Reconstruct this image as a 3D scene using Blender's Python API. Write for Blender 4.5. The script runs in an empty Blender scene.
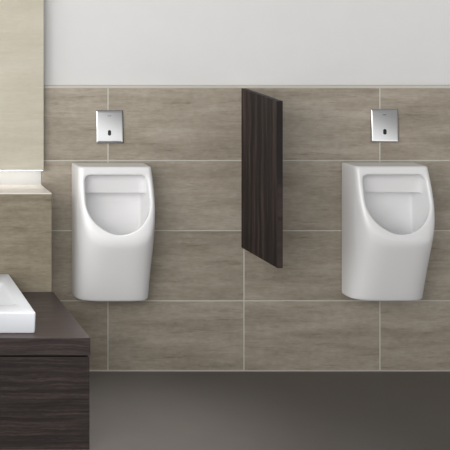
import bpy, bmesh, math
import numpy as np
from mathutils import Vector

SC = bpy.context.scene
C = SC.collection

# ---------------------------------------------------------------- camera
# world: X along the tiled wall, Y into the wall (room is at Y < 0), Z up, tiled wall plane Y = 0
CAM_X, CAM_Y, CAM_Z = -1.7234, -4.5, 1.566
cam_d = bpy.data.cameras.new('camera')
cam = bpy.data.objects.new('camera', cam_d)
C.objects.link(cam)
cam.location = (CAM_X, CAM_Y, CAM_Z)
cam.rotation_euler = (math.pi / 2, 0, 0)
cam_d.sensor_width = 36
cam_d.lens = 36 * (235 * 4.5) / 450
cam_d.shift_x = 0.9
cam_d.shift_y = -0.4933
cam_d.clip_end = 60
SC.camera = cam

# ---------------------------------------------------------------- world and lamps
W = bpy.data.worlds.new('world')
SC.world = W
W.use_nodes = True
wn = W.node_tree
for n in list(wn.nodes): wn.nodes.remove(n)
w_out = wn.nodes.new('ShaderNodeOutputWorld')
w_bg = wn.nodes.new('ShaderNodeBackground')
w_tc = wn.nodes.new('ShaderNodeTexCoord')
w_sep = wn.nodes.new('ShaderNodeSeparateXYZ')


def w_range(src, f0, f1, t0, t1):
    m_ = wn.nodes.new('ShaderNodeMapRange')
    m_.interpolation_type = 'SMOOTHSTEP'
    for k_, v_ in (('From Min', f0), ('From Max', f1), ('To Min', t0), ('To Max', t1)):
        m_.inputs[k_].default_value = v_
    wn.links.new(src, m_.inputs['Value'])
    return m_.outputs[0]


def w_mul(a_, b_):
    m_ = wn.nodes.new('ShaderNodeMath'); m_.operation = 'MULTIPLY'
    wn.links.new(a_, m_.inputs[0]); wn.links.new(b_, m_.inputs[1])
    return m_.outputs[0]


# invented surround gradient for wall light and plate reflections: brightest low and to the left, dim overhead and to the right
wn.links.new(w_tc.outputs['Generated'], w_sep.inputs[0])
w_z = wn.nodes.new('ShaderNodeMath'); w_z.operation = 'MULTIPLY_ADD'
wn.links.new(w_sep.outputs['Z'], w_z.inputs[0]); w_z.inputs[1].default_value = 2.0
w_x = wn.nodes.new('ShaderNodeMath'); w_x.operation = 'MULTIPLY'; w_x.inputs[1].default_value = 0.75
wn.links.new(w_sep.outputs['X'], w_x.inputs[0])
wn.links.new(w_x.outputs[0], w_z.inputs[2])
w_f = w_mul(w_range(w_z.outputs[0], -0.1, 0.50, 1.35, 0.33),
            w_range(w_sep.outputs['Y'], -1.0, 0.2, 1.25, 0.7))
w_f = w_mul(w_f, w_range(w_sep.outputs['X'], -0.9, 0.0, 1.6, 1.0))
w_bg.inputs['Color'].default_value = (1, 0.992, 0.98, 1)
w_str = wn.nodes.new('ShaderNodeMath'); w_str.operation = 'MULTIPLY'
w_str.inputs[1].default_value = 1.0
wn.links.new(w_f, w_str.inputs[0])
wn.links.new(w_str.outputs[0], w_bg.inputs['Strength'])
wn.links.new(w_bg.outputs[0], w_out.inputs[0])


def area(name, loc, target, size, power, col=(1, 1, 1), size_y=None):
    l = bpy.data.lights.new(name, 'AREA')
    l.energy = power; l.color = col; l.size = size
    if size_y:
        l.shape = 'RECTANGLE'; l.size_y = size_y
    o = bpy.data.objects.new(name, l)
    C.objects.link(o)
    o.location = loc
    o.rotation_euler = (Vector(target) - Vector(loc)).to_track_quat('-Z', 'Y').to_euler()
    return o


area('added_key_light', (-2.2, -2.9, 1.75), (-0.1, 0.0, 0.5), 2.0, 55, (1, 0.985, 0.96), 1.8)  # added soft key from the left for wall and urinals; no window there

sp = bpy.data.lights.new('floor_fill_spot', 'SPOT')  # unseen spot added to brighten the floor beside the cabinet
sp.energy = 330; sp.spot_size = math.radians(34); sp.spot_blend = 1.0; sp.shadow_soft_size = 0.3
spo = bpy.data.objects.new('floor_fill_spot', sp)
C.objects.link(spo)
spo.location = (-0.45, -1.15, 2.6)
spo.rotation_euler = (Vector((-0.62, -0.72, 0)) - Vector(spo.location)).to_track_quat('-Z', 'Y').to_euler()

VS = SC.view_settings
SC.display_settings.display_device = 'sRGB'
VS.view_transform = 'Standard'
VS.look = 'None'
VS.exposure = 0.0
VS.gamma = 1.0
VS.use_curve_mapping = False


# ---------------------------------------------------------------- helpers
def lin(r, g, b):
    f = lambda c: (c / 255 / 12.92) if c / 255 <= 0.04045 else ((c / 255 + 0.055) / 1.055) ** 2.4
    return (f(r), f(g), f(b), 1)


class NT:
    """small node tree writer"""
    def __init__(self, name):
        self.m = bpy.data.materials.new(name)
        self.m.use_nodes = True
        self.t = self.m.node_tree
        self.b = self.t.nodes['Principled BSDF']

    def n(self, kind, **kw):
        x = self.t.nodes.new(kind)
        for k, v in kw.items(): setattr(x, k, v)
        return x

    def l(self, a, b): self.t.links.new(a, b)

    def math(self, op, a, b=None, c=None):
        x = self.n('ShaderNodeMath', operation=op)
        for i, v in enumerate((a, b, c)):
            if v is None: continue
            if isinstance(v, (int, float)): x.inputs[i].default_value = v
            else: self.l(v, x.inputs[i])
        return x.outputs[0]

    def coords(self):
        tc = self.n('ShaderNodeTexCoord')
        s = self.n('ShaderNodeSeparateXYZ')
        self.l(tc.outputs['Object'], s.inputs[0])
        return s.outputs

    def vec(self, x, y, z):
        c = self.n('ShaderNodeCombineXYZ')
        for i, v in enumerate((x, y, z)):
            if isinstance(v, (int, float)): c.inputs[i].default_value = v
            else: self.l(v, c.inputs[i])
        return c.outputs[0]

    def noise(self, vec, scale, detail=4, rough=0.55):
        x = self.n('ShaderNodeTexNoise')
        x.inputs['Scale'].default_value = scale
        x.inputs['Detail'].default_value = detail
        x.inputs['Roughness'].default_value = rough
        self.l(vec, x.inputs['Vector'])
        return x.outputs['Fac']

    def ramp(self, fac, stops):
        x = self.n('ShaderNodeValToRGB')
        e = x.color_ramp.elements
        while len(e) < len(stops): e.new(0.5)
        for el, (p, c) in zip(e, stops):
            el.position = p; el.color = c
        self.l(fac, x.inputs[0])
        return x.outputs[0]

    def mix(self, fac, a, b, mode='MIX'):
        x = self.n('ShaderNodeMix', data_type='RGBA', blend_type=mode)
        if isinstance(fac, (int, float)): x.inputs[0].default_value = fac
        else: self.l(fac, x.inputs[0])
        for i, v in ((6, a), (7, b)):
            if isinstance(v, tuple): x.inputs[i].default_value = v
            else: self.l(v, x.inputs[i])
        return x.outputs[2]

    def bump(self, h, strength, dist=0.002):
        x = self.n('ShaderNodeBump')
        x.inputs['Strength'].default_value = strength
        x.inputs['Distance'].default_value = dist
        self.l(h, x.inputs['Height'])
        self.l(x.outputs[0], self.b.inputs['Normal'])


def plain(name, col, rough=0.5, metal=0.0, coat=0.0, speck=0.0):
    t = NT(name)
    t.b.inputs['Roughness'].default_value = rough
    t.b.inputs['Metallic'].default_value = metal
    t.b.inputs['Coat Weight'].default_value = coat
    s = t.coords()
    nz = t.noise(t.vec(s[0], s[1], s[2]), 9, 3)
    k = 1 - speck
    t.l(t.ramp(nz, [(0.3, (col[0] * k, col[1] * k, col[2] * k, 1)), (0.7, col)]), t.b.inputs['Base Color'])
    return t.m


def tile_material(name, dark, mid, light, joints=None, grout=(0.5, 0.5, 0.45, 1), streak=0.75):
    """stone tile with long horizontal streaks; joints = (x0, width, z0, height, half joint)"""
    t = NT(name)
    s = t.coords()
    x, y, z = s[0], s[1], s[2]
    if joints:
        x0, w, z0, h, hj = joints
        u = t.math('DIVIDE', t.math('SUBTRACT', x, x0), w)
        v = t.math('MINIMUM', t.math('DIVIDE', t.math('SUBTRACT', z, z0), h), 3.97)
        iu, iv = t.math('FLOOR', u), t.math('FLOOR', v)
        wn_ = t.n('ShaderNodeTexWhiteNoise', noise_dimensions='3D')
        t.l(t.vec(iu, iv, 3.7), wn_.inputs['Vector'])
        rnd = wn_.outputs['Value']
        off = t.math('MULTIPLY', rnd, 37.0)
        du = t.math('MULTIPLY', t.math('SUBTRACT', 0.5, t.math('ABSOLUTE', t.math('SUBTRACT', t.math('FRACT', u), 0.5))), w)
        dv = t.math('MULTIPLY', t.math('SUBTRACT', 0.5, t.math('ABSOLUTE', t.math('SUBTRACT', t.math('FRACT', v), 0.5))), h)
        dj = t.math('MINIMUM', du, dv)
        mr = t.n('ShaderNodeMapRange')
        mr.inputs['From Min'].default_value = hj * 0.7
        mr.inputs['From Max'].default_value = hj * 1.3
        t.l(dj, mr.inputs['Value'])
        tile_mask = mr.outputs[0]
    else:
        off = 0.0; rnd = None
    p1 = t.vec(t.math('MULTIPLY', t.math('ADD', x, off), 1.0), t.math('ADD', y, off), t.math('MULTIPLY', z, 6.0))
    p2 = t.vec(t.math('MULTIPLY', t.math('ADD', x, off), 4.0), y, t.math('MULTIPLY', z, 30.0))
    p3 = t.vec(t.math('MULTIPLY', x, 20.0), y, t.math('MULTIPLY', t.math('ADD', z, off), 90.0))
    a = t.noise(p1, 2.2, 5, 0.6)
    cl = t.noise(t.vec(x, y, z), 30, 4, 0.7)
    b = t.noise(p2, 1.2, 5, 0.65)
    c = t.noise(p3, 1.5, 3, 0.6)
    f = t.math('ADD', t.math('MULTIPLY', a, 0.4), t.math('ADD', t.math('MULTIPLY', b, 0.26), t.math('ADD', t.math('MULTIPLY', c, 0.2), t.math('MULTIPLY', cl, 0.14))))
    if rnd is not None:
        f = t.math('ADD', f, t.math('MULTIPLY', t.math('SUBTRACT', rnd, 0.5), 0.05))
    col = t.ramp(f, [(0.38, dark), (0.5, mid), (0.62, light)])
    st = t.noise(t.vec(t.math('MULTIPLY', t.math('ADD', x, off), 7.0), t.math('ADD', y, off), t.math('MULTIPLY', z, 75.0)), 1.0, 4, 0.7)
    sm = t.n('ShaderNodeMapRange')
    for k_, v_ in (('From Min', 0.56), ('From Max', 0.72), ('To Min', 0.0), ('To Max', streak)):
        sm.inputs[k_].default_value = v_
    t.l(st, sm.inputs['Value'])
    col = t.mix(sm.outputs[0], col, (0.62, 0.58, 0.52, 1), 'MULTIPLY')
    if joints:
        col = t.mix(tile_mask, grout, col)
        t.bump(tile_mask, 0.35, 0.002)
    t.l(col, t.b.inputs['Base Color'])
    t.b.inputs['Roughness'].default_value = 0.48
    t.b.inputs['Specular IOR Level'].default_value = 0.35
    return t.m


def wood_material(name, vertical=False, base=(lin(18, 15, 14), lin(41, 34, 32), lin(76, 64, 60)), rough=0.42):
    t = NT(name)
    s = t.coords()
    al, ac, oth = (s[2], s[1], s[0]) if vertical else (s[0], s[2], s[1])
    if not vertical:
        ac = t.math('ADD', s[2], s[1])
    wob = t.noise(t.vec(t.math('MULTIPLY', al, 3.0), t.math('MULTIPLY', ac, 5.0), oth), 1.3, 3)
    ac2 = t.math('ADD', ac, t.math('MULTIPLY', wob, 0.035))
    a = t.noise(t.vec(t.math('MULTIPLY', al, 1.2), t.math('MULTIPLY', ac2, 38.0 if vertical else 55.0), 0.0), 1.0, 4, 0.6)
    b = t.noise(t.vec(t.math('MULTIPLY', al, 5.0), t.math('MULTIPLY', ac2, 160.0), 4.0), 1.0, 4, 0.6)
    c = t.noise(t.vec(t.math('MULTIPLY', al, 40.0), t.math('MULTIPLY', ac2, 420.0), 9.0), 1.0, 2, 0.5)
    f = t.math('ADD', t.math('MULTIPLY', a, 0.6 if vertical else 0.42), t.math('ADD', t.math('MULTIPLY', b, 0.28 if vertical else 0.38), t.math('MULTIPLY', c, 0.12 if vertical else 0.2)))
    t.l(t.ramp(f, [(0.36, base[0]), (0.5, base[1]), (0.66, base[2])]), t.b.inputs['Base Color'])
    t.b.inputs['Roughness'].default_value = rough
    t.bump(f, 0.25, 0.001)
    t.b.inputs['Specular IOR Level'].default_value = 0.3 if vertical else 0.5
    return t.m


def link(name, me, mat, parent=None, smooth=False, **props):
    o = bpy.data.objects.new(name, me)
    C.objects.link(o)
    if mat: me.materials.append(mat)
    if parent: o.parent = parent
    if smooth:
        me.polygons.foreach_set('use_smooth', [True] * len(me.polygons))
    for k, v in props.items(): o[k] = v
    return o


def bevelled_box(lo, hi, bev=0.0, seg=2):
    bm = bmesh.new()
    bmesh.ops.create_cube(bm, size=1)
    for v in bm.verts:
        for i in range(3):
            v.co[i] = lo[i] if v.co[i] < 0 else hi[i]
    if bev:
        bmesh.ops.bevel(bm, geom=bm.edges[:], offset=bev, segments=seg, profile=0.5, affect='EDGES')
    me = bpy.data.meshes.new('box')
    bm.to_mesh(me); bm.free()
    return me


def empty(name, loc, **props):
    o = bpy.data.objects.new(name, None)
    C.objects.link(o)
    o.location = loc
    o.empty_display_size = 0.05
    for k, v in props.items(): o[k] = v
    return o


def surface_nets(f, origin, h, name):
    """closed smooth surface of the zero level of the sampled field f (negative inside)"""
    ins = f < 0
    nx, ny, nz = f.shape
    acc = np.zeros((nx - 1, ny - 1, nz - 1, 3)); cnt = np.zeros((nx - 1, ny - 1, nz - 1))
    cs = [(i, j, k) for i in (0, 1) for j in (0, 1) for k in (0, 1)]
    sl = lambda c: tuple(slice(c[a], f.shape[a] - 1 + c[a]) for a in range(3))
    for i, a in enumerate(cs):
        for b in cs[i + 1:]:
            if sum(abs(a[q] - b[q]) for q in range(3)) != 1: continue
            fa, fb = f[sl(a)], f[sl(b)]
            cr = ins[sl(a)] != ins[sl(b)]
            t = np.where(cr, fa / np.where(cr, fa - fb, 1), 0)
            for q in range(3):
                acc[..., q] += np.where(cr, a[q] + t * (b[q] - a[q]), 0)
            cnt += cr
    act = cnt > 0
    idx = -np.ones(cnt.shape, int); idx[act] = np.arange(act.sum())
    ii = np.argwhere(act)
    verts = (ii + acc[act] / cnt[act][:, None]) * h + np.array(origin)
    quads = []
    for ax in range(3):
        a1, a2 = (ax + 1) % 3, (ax + 2) % 3
        lo = [slice(None)] * 3; hi = [slice(None)] * 3
        lo[ax] = slice(0, -1); hi[ax] = slice(1, None)
        A, B = ins[tuple(lo)], ins[tuple(hi)]
        e = np.argwhere(A != B)
        e = e[(e[:, a1] > 0) & (e[:, a2] > 0) & (e[:, a1] < f.shape[a1] - 1) & (e[:, a2] < f.shape[a2] - 1)]
        d1 = np.zeros(3, int); d1[a1] = 1
        d2 = np.zeros(3, int); d2[a2] = 1
        g = lambda p: idx[p[:, 0], p[:, 1], p[:, 2]]
        q = np.stack([g(e - d1 - d2), g(e - d2), g(e), g(e - d1)], 1)
        flip = ~A[e[:, 0], e[:, 1], e[:, 2]]
        q[flip] = q[flip][:, ::-1]
        quads.append(q)
    q = np.concatenate(quads)
    me = bpy.data.meshes.new(name)
    me.from_pydata(verts.tolist(), [], q.tolist())
    me.update()
    return me


def smax(a, b, r):
    hh = np.clip(0.5 + 0.5 * (a - b) / r, 0, 1)
    return b + (a - b) * hh + r * hh * (1 - hh)


# ---------------------------------------------------------------- materials
GX0, GW, GZ0, GH = -0.498, 0.5785, 0.001, 0.2983
m_tile = tile_material('stone_tile', lin(133, 124, 110), lin(155, 146, 132), lin(174, 165, 152),
                       (GX0, GW, GZ0, GH, 0.0021), lin(198, 197, 188))
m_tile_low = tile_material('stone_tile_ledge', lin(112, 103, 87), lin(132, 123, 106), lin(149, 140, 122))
m_cream = tile_material('cream_stone_panel', lin(180, 174, 157), lin(188, 182, 167), lin(195, 190, 176), streak=0.15)
m_white = plain('white_wall_paint', lin(214, 213, 213), 0.7, speck=0.02)
m_floor = plain('grey_floor_coating', lin(84, 80, 77), 0.36, speck=0.06)
m_ceramic = plain('white_ceramic', lin(231, 231, 232), 0.2, coat=0.15)
m_wood_h = wood_material('dark_oak_horizontal')
m_wood_top = wood_material('dark_oak_worktop', rough=0.38, base=(lin(30, 25, 24), lin(52, 44, 42), lin(80, 70, 67)))
m_wood_v = wood_material('dark_oak_vertical', vertical=True, base=(lin(13, 9, 9), lin(36, 29, 28), lin(78, 64, 60)), rough=0.6)
m_chrome = plain('polished_chrome', (0.58, 0.585, 0.59, 1), 0.14, metal=1.0)
m_chrome_edge = plain('satin_chrome_edge', (0.86, 0.86, 0.86, 1), 0.4, metal=0.9)
m_black = plain('black_glass', (0.006, 0.006, 0.006, 1), 0.1)
m_mark = plain('engraved_grey', lin(38, 38, 40), 0.6)
m_led = NT('led_strip_light')
m_led.b.inputs['Emission Color'].default_value = (1, 0.97, 0.93, 1)
m_led.b.inputs['Emission Strength'].default_value = 7.5
m_led = m_led.m
m_grout = plain('pale_sealant', lin(188, 184, 174), 0.6)

# ---------------------------------------------------------------- the setting
XR, XL, YN = 1.9, -3.2, -6.0
LEDGE_D = 0.204
PIER_X = (51.7 + 180) / 1.0475 / 235 - 405 / 235          # right side of the low ledge wall
link('wall_back', bevelled_box((XL, 0, 0), (XR, 0.10, 1.2035)), m_tile, kind='structure')
link('wall_upper', bevelled_box((XL, 0.022, 1.2036), (XR, 0.25, 3.0)), m_white, kind='structure')
link('floor', bevelled_box((XL, YN, -0.1), (XR, 0.10, 0)), m_floor, kind='structure')
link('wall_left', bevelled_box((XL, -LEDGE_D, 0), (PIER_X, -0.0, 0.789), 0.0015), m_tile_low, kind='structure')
link('trim_1', bevelled_box((XL, -0.004, 0), (XR, 0.0, 0.004)), m_grout, kind='structure')
link('trim_2', bevelled_box((PIER_X + 0.0005, -0.003, 1.2035), (XR, 0.0215, 1.2145), 0.001), plain('pale_tile_edge', lin(192, 188, 177), 0.5),
     kind='structure')
link('trim_3', bevelled_box((XL, -0.004, 0.7895), (-0.783, 0.0, 0.90)), plain('white_backboard', lin(190, 190, 188), 0.5),
     kind='structure')
link('trim_4', bevelled_box((XL, -LEDGE_D, 0.789), (PIER_X, -0.004, 0.7935), 0.001),
     plain('pale_ledge_stone', lin(226, 219, 210), 0.45, speck=0.04), kind='structure')

# ---------------------------------------------------------------- cream panel above the ledge
pn = empty('wall_panel', (-1.6, -0.0, 0.860),
           label='tall cream stone-look wall panel hung above the brightly lit ledge at far left', category='wall panel')
x1 = (43.8 + 180) / 1.0095 / 235 - 405 / 235
link('panel_board', bevelled_box((XL + 1.6, -0.042, 0.0), (x1 + 1.6, -0.006, 1.9), 0.0015), m_cream, pn)
link('light_strip', bevelled_box((XL + 1.62, -0.041, -0.0004), (x1 + 1.6 - 0.004, -0.029, 0.0005)), m_led, pn, label='bright strip lamp')


# ---------------------------------------------------------------- urinals
def urinal_mesh():
    h = 0.003
    X0, D0, Z0 = -0.18, -0.012, 0.30
    xs = X0 + h * np.arange(int(0.36 / h) + 1)
    ds = D0 + h * np.arange(int(0.25 / h) + 1)
    zs = Z0 + h * np.arange(int(0.61 / h) + 1)
    x, d, z = np.meshgrid(xs, ds, zs, indexing='ij')
    zt = [.31, .34, .40, .46, .52, .57, .61, .66, .95]
    F = np.interp(zs, zt, [.110, .120, .138, .157, .178, .197, .209, .218, .224])
    fl = np.interp(zs, [.33, .60, .72, .80, .89], [.03, .088, .100, .062, -.008])
    ker = np.ones(15) / 15
    F = np.convolve(np.pad(F, 7, 'edge'), ker, 'valid')[None, None, :]
    Wd = 0.1545 + fl[None, None, :] * np.clip(d, 0, 0.12)

    def sup(xw, fd, p):
        g = (np.abs(x / xw) ** p + (np.maximum(d, 0) / fd) ** p) ** (1 / p) - 1
        gr = np.sqrt(sum(q * q for q in np.gradient(g, h))) + 1e-6
        return g / np.maximum(gr, 2.0)
    out = sup(Wd, F, 3.7)
    # slanted opening plane
    ax, az, bx, bz = 0.205, 0.602, 0.118, 0.887
    nx_, nz_ = (az - bz), -(ax - bx)
    L = math.hypot(nx_, nz_); nd, nzz = -nx_ / L * 1.0, -nz_ / L * -1.0
    cut = (d - ax) * nd + (z - az) * ((ax - bx) / L)
    out = smax(out, cut, 0.022)
    out = smax(out, z - 0.885, 0.008)
    out = smax(out, 0.3245 - z, 0.010)
    out = np.maximum(out, -d)
    # bowl
    Fi = np.maximum(F - 0.020, 0.05)
    dcut = ax + (z - az) * (bx - ax) / (bz - az)
    ze = z + 0.9 * np.clip(dcut - d, 0, 1)
    ew = np.interp(zs, [.76, .87], [.1315, .1285])[None, None, :]
    g = ((np.abs(x) / ew) ** 1.95 + (np.maximum(0.755 - ze, 0) / 0.128) ** 1.95) ** (1 / 1.95) - 1
    gr = np.sqrt(sum(q * q for q in np.gradient(g, h))) + 1e-6
    inn = g / np.maximum(gr, 2.0)
    inn = smax(inn, z - 0.851, 0.03)
    back = np.where(zs > 0.770, 0.078 + (zs - 0.770) * 0.14, 0.024 + np.clip((0.72 - zs) / 0.3, 0, 2) ** 2 * 0.05)[None, None, :]
    inn = smax(inn, back - d, np.where(zs > 0.768, 0.032, 0.014)[None, None, :])
    inn = smax(inn, 0.44 - z, 0.05)
    f = smax(out, -inn, 0.013)
    me = surface_nets(f, (X0, D0, Z0), h, 'urinal')
    # depth -> -Y, origin at the bottom of the back
    co = np.empty(len(me.vertices) * 3); me.vertices.foreach_get('co', co)
    co = co.reshape(-1, 3); co[:, 1] *= -1; co[:, 2] -= 0.3245
    me.vertices.foreach_set('co', co.ravel())
    me.flip_normals()
    me.update()
    return me


um = urinal_mesh()
GU = 'urinals'
u1 = link('urinal', um, m_ceramic, smooth=True, category='urinal', group=GU,
          label='white ceramic urinal on the wall nearest the wash basin, left of the dark divider')
u1.location = (-0.499, -0.0008, 0.3265)
u2 = u1.copy(); C.objects.link(u2)
u2.location = (0.649, -0.0008, 0.3285)
u2['label'] = 'white ceramic urinal on the wall right of the dark divider, farthest from the basin'


# ---------------------------------------------------------------- flush plates
TILT = 0.045


def plate_y(u, v, hh, t, bulge):
    return -(t + bulge * (1 - u * u) * 0.5 + bulge * (1 - v * v) * 0.5 - v * TILT * hh / 2)


def plate_mesh(w, hh, t, bulge, r=0.004, n=24):
    """slightly domed rectangular cover with softened border"""
    bm = bmesh.new()
    rows = []
    for j in range(n + 1):
        row = []
        for i in range(n + 1):
            u, v = i / n * 2 - 1, j / n * 2 - 1
            y = plate_y(u, v, hh, t, bulge)
            if i in (0, n) or j in (0, n): y += 0.0006
            row.append(bm.verts.new((u * w / 2, y, v * hh / 2)))
        rows.append(row)
    for j in range(n):
        for i in range(n):
            bm.faces.new((rows[j][i], rows[j][i + 1], rows[j + 1][i + 1], rows[j + 1][i]))
    border = rows[0] + [r_[n] for r_ in rows[1:]] + rows[n][-2::-1] + [r_[0] for r_ in rows[-2:0:-1]]
    back = [bm.verts.new((v.co.x, -t * 0.35, v.co.z)) for v in border]
    m = len(border)
    for i in range(m):
        bm.faces.new((border[(i + 1) % m], border[i], back[i], back[(i + 1) % m]))
    bm.faces.new(back)
    bmesh.ops.recalc_face_normals(bm, faces=bm.faces[:])
    me = bpy.data.meshes.new('plate'); bm.to_mesh(me); bm.free()
    return me


def pill_mesh(w, hh, y0, y1, n=10):
    bm = bmesh.new()
    pts = []
    r = w / 2
    for k in range(n + 1):
        a = math.pi * k / n
        pts.append((r * math.cos(a), hh / 2 - r + r * math.sin(a)))
    for k in range(n + 1):
        a = math.pi + math.pi * k / n
        pts.append((r * math.cos(a), -hh / 2 + r + r * math.sin(a)))
    f = [bm.verts.new((p[0], y1, p[1])) for p in pts]
    b = [bm.verts.new((p[0], y0, p[1])) for p in pts]
    bm.faces.new(f); bm.faces.new(b[::-1])
    m = len(pts)
    for i in range(m): bm.faces.new((f[(i + 1) % m], f[i], b[i], b[(i + 1) % m]))
    bmesh.ops.recalc_face_normals(bm, faces=bm.faces[:])
    me = bpy.data.meshes.new('pill'); bm.to_mesh(me); bm.free()
    return me


def text_mesh(s, size):
    cu = bpy.data.curves.new('t', 'FONT')
    cu.body = s; cu.size = size; cu.extrude = 0.0003; cu.align_x = 'CENTER'; cu.align_y = 'CENTER'
    cu.offset = 0.0001
    o = bpy.data.objects.new('t', cu); C.objects.link(o)
    bpy.context.view_layer.update()
    me = bpy.data.meshes.new_from_object(o.evaluated_get(bpy.context.evaluated_depsgraph_get()))
    bpy.data.objects.remove(o)
    for v in me.vertices:
        v.co = (v.co.x, -v.co.z, v.co.y)
    return me


PW, PH = 0.114, 0.1405
fp = empty('flush_plate', (0, 0, 0), category='flush plate', group='flush plates',
           label='square chrome flush plate with sensor above the urinal nearest the basin')
parts = [
    link('mounting_frame', bevelled_box((-PW / 2 + 0.002, -0.003, -PH / 2 + 0.002), (PW / 2 - 0.002, -0.0004, PH / 2 - 0.002), 0.0008), m_chrome_edge, fp),
    link('cover_plate', plate_mesh(PW, PH, 0.0072, 0.0035), m_chrome, fp, smooth=False),
    link('sensor_window', pill_mesh(0.0138, 0.0235, 0.003, -0.0009), m_black, fp, label='black oval sensor window'),
    link('logo', text_mesh('GROHE', 0.0046), m_mark, fp, label='small grey engraved wordmark'),
]
parts[1].data.polygons.foreach_set('use_smooth', [len(p.vertices) == 4 and abs(p.normal.y) > 0.9 for p in parts[1].data.polygons])
parts[2].location = (-0.0025, plate_y(0, -0.36, PH, 0.0075, 0.0035), -0.0255)
parts[3].location = (-0.0025, plate_y(0, 0.66, PH, 0.0075, 0.0035) + 0.0002, 0.046)
for p in parts[2:]: p.rotation_euler.x = -TILT
fp.location = ((109.35 - 225) / 235, 0, (371 - 126.5) / 235)
fp2 = fp.copy(); C.objects.link(fp2)
for p in parts:
    q = p.copy(); C.objects.link(q); q.parent = fp2
fp2.location = ((384.0 - 225) / 235, 0, (371 - 125.4) / 235)
fp2['label'] = 'square chrome flush plate with sensor at right, across the divider from the basin'

# ---------------------------------------------------------------- divider panel
DX0, DX1, DD = 0.0695, 0.0915, 0.354
bm = bmesh.new()
prof = [(0, 0.526), (-DD, 0.526), (-DD, 1.182), (0, 1.2025)]
vs = [[bm.verts.new((xx, yy, zz)) for (yy, zz) in prof] for xx in (DX0, DX1)]
bm.faces.new(vs[0]); bm.faces.new(vs[1][::-1])
for i in range(4):
    bm.faces.new((vs[0][(i + 1) % 4], vs[0][i], vs[1][i], vs[1][(i + 1) % 4]))
bmesh.ops.recalc_face_normals(bm, faces=bm.faces[:])
bmesh.ops.bevel(bm, geom=bm.edges[:], offset=0.0012, segments=2, affect='EDGES')
me = bpy.data.meshes.new('divider'); bm.to_mesh(me); bm.free()
link('privacy_divider', me, m_wood_v, category='divider',
     label='dark wood privacy divider projecting from the tiled wall between the two urinals')

# ---------------------------------------------------------------- vanity
VX1 = (90.4 + 180) / 1.2147 / 235 - 405 / 235
VD, VZ = 0.7955, 0.3925
SLAB = 0.0615
VXL = -2.45
cab = empty('vanity_cabinet', ((VXL + VX1) / 2, -0.45, 0), category='cabinet',
            label='dark wood vanity cabinet with horizontal grain under the worktop at left')
ox, oy = cab.location.x, cab.location.y
gap = 0.004
link('carcass', bevelled_box((VXL - ox, -VD + 0.022 - oy, 0.0), (VX1 - 0.004 - ox, -LEDGE_D - 0.0005 - oy, VZ - SLAB - gap), 0.001), m_wood_h, cab)
link('front_panel', bevelled_box((VXL - ox, -VD + 0.003 - oy, 0.0), (VX1 - 0.002 - ox, -VD + 0.0215 - oy, VZ - SLAB - gap - 0.002), 0.0012), m_wood_h, cab)
link('top_rail', bevelled_box((VXL + 0.01 - ox, -VD + 0.03 - oy, VZ - SLAB - gap), (VX1 - 0.014 - ox, -LEDGE_D - 0.0005 - oy, VZ - SLAB), 0), m_black, cab)
link('worktop', bevelled_box((VXL, -VD, VZ - SLAB), (VX1, -LEDGE_D - 0.0005, VZ), 0.0012), m_wood_top, category='worktop',
     label='thick dark wood worktop carrying the white basin, against the ledge wall')


# ---------------------------------------------------------------- basin
def ring(x0, x1, y0, y1, r, z, n=8):
    pts = []
    for cx, cy, a0 in ((x1 - r, y1 - r, 0), (x0 + r, y1 - r, 90), (x0 + r, y0 + r, 180), (x1 - r, y0 + r, 270)):
        for k in range(n + 1):
            a = math.radians(a0 + 90 * k / n)
            pts.append((cx + r * math.cos(a), cy + r * math.sin(a), z))
    return pts


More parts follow.
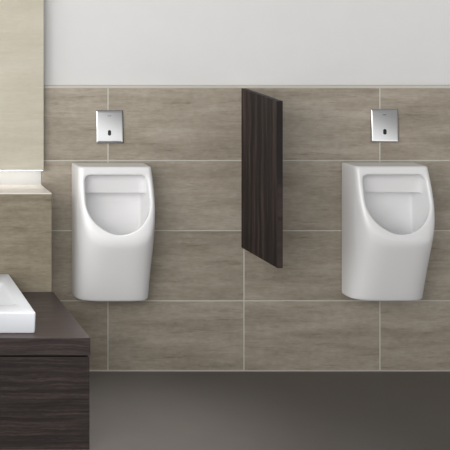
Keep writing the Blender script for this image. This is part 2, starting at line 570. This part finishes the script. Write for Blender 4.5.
BX1 = 216 / 1.1998 / 235 - 405 / 235
BX0 = BX1 - 0.66
BY0, BY1 = -0.749, -0.212
HB = 0.0755
cx, cy = (BX0 + BX1) / 2, (BY0 + BY1) / 2
hx, hy = (BX1 - BX0) / 2, (BY1 - BY0) / 2
e = 0.004
levels = []
for ins_, r, z in [(0.006, 0.008, 0), (0.0025, 0.008, 0.002), (0.0015, 0.008, 0.006), (0, 0.008, HB - 0.005), (0.0008, 0.0075, HB - 0.0025),
                   (0.0025, 0.007, HB - 0.0007), (0.005, 0.006, HB)]:
    levels.append(ring(-hx + ins_, hx - ins_, -hy + ins_, hy - ins_, r, z))
# rim: broad at the front and sides, wider still at the back where a tap stands
ix, iy0, iy1 = hx - 0.048, -hy + 0.095, hy - 0.133
for ins_, r, z in [(-0.004, 0.026, HB), (0, 0.024, HB - 0.0008), (0.004, 0.024, HB - 0.003), (0.014, 0.026, HB - 0.012),
                   (0.035, 0.03, HB - 0.033), (0.055, 0.035, HB - 0.047), (0.075, 0.035, HB - 0.053), (0.115, 0.02, HB - 0.056)]:
    levels.append(ring(-ix + ins_, ix - ins_, iy0 + ins_, iy1 - ins_, r, z))
bm = bmesh.new()
vv = [[bm.verts.new(p) for p in lv] for lv in levels]
m = len(vv[0])
for a, b in zip(vv, vv[1:]):
    for i in range(m): bm.faces.new((a[i], a[(i + 1) % m], b[(i + 1) % m], b[i]))
bm.faces.new(vv[0][::-1]); bm.faces.new(vv[-1])
bmesh.ops.recalc_face_normals(bm, faces=bm.faces[:])
me = bpy.data.meshes.new('basin'); bm.to_mesh(me); bm.free()
bs = link('wash_basin', me, plain('basin_ceramic', lin(209, 212, 217), 0.2, coat=0.15), smooth=True, category='basin',
          label='white rectangular ceramic wash basin standing on the dark wood worktop')
bs.location = (cx, cy, VZ + 0.0003)

bm = bmesh.new()
prof = [(0.0, 0.002), (0.012, 0.003), (0.019, 0.0028), (0.0215, 0.0015), (0.022, 0.0)]
rings = []
for r_, z_ in prof[1:]:
    rings.append([bm.verts.new((r_ * math.cos(k * math.pi / 16), r_ * math.sin(k * math.pi / 16), z_)) for k in range(32)])
bm.faces.new(rings[0])
for a, b in zip(rings, rings[1:]):
    for i in range(32): bm.faces.new((a[i], b[i], b[(i + 1) % 32], a[(i + 1) % 32]))
bmesh.ops.recalc_face_normals(bm, faces=bm.faces[:])
me = bpy.data.meshes.new('drain'); bm.to_mesh(me); bm.free()
dr = link('drain', me, m_chrome, bs, smooth=True, label='chrome drain cap')
dr.location = (0, (iy0 + iy1) / 2, HB - 0.0561)
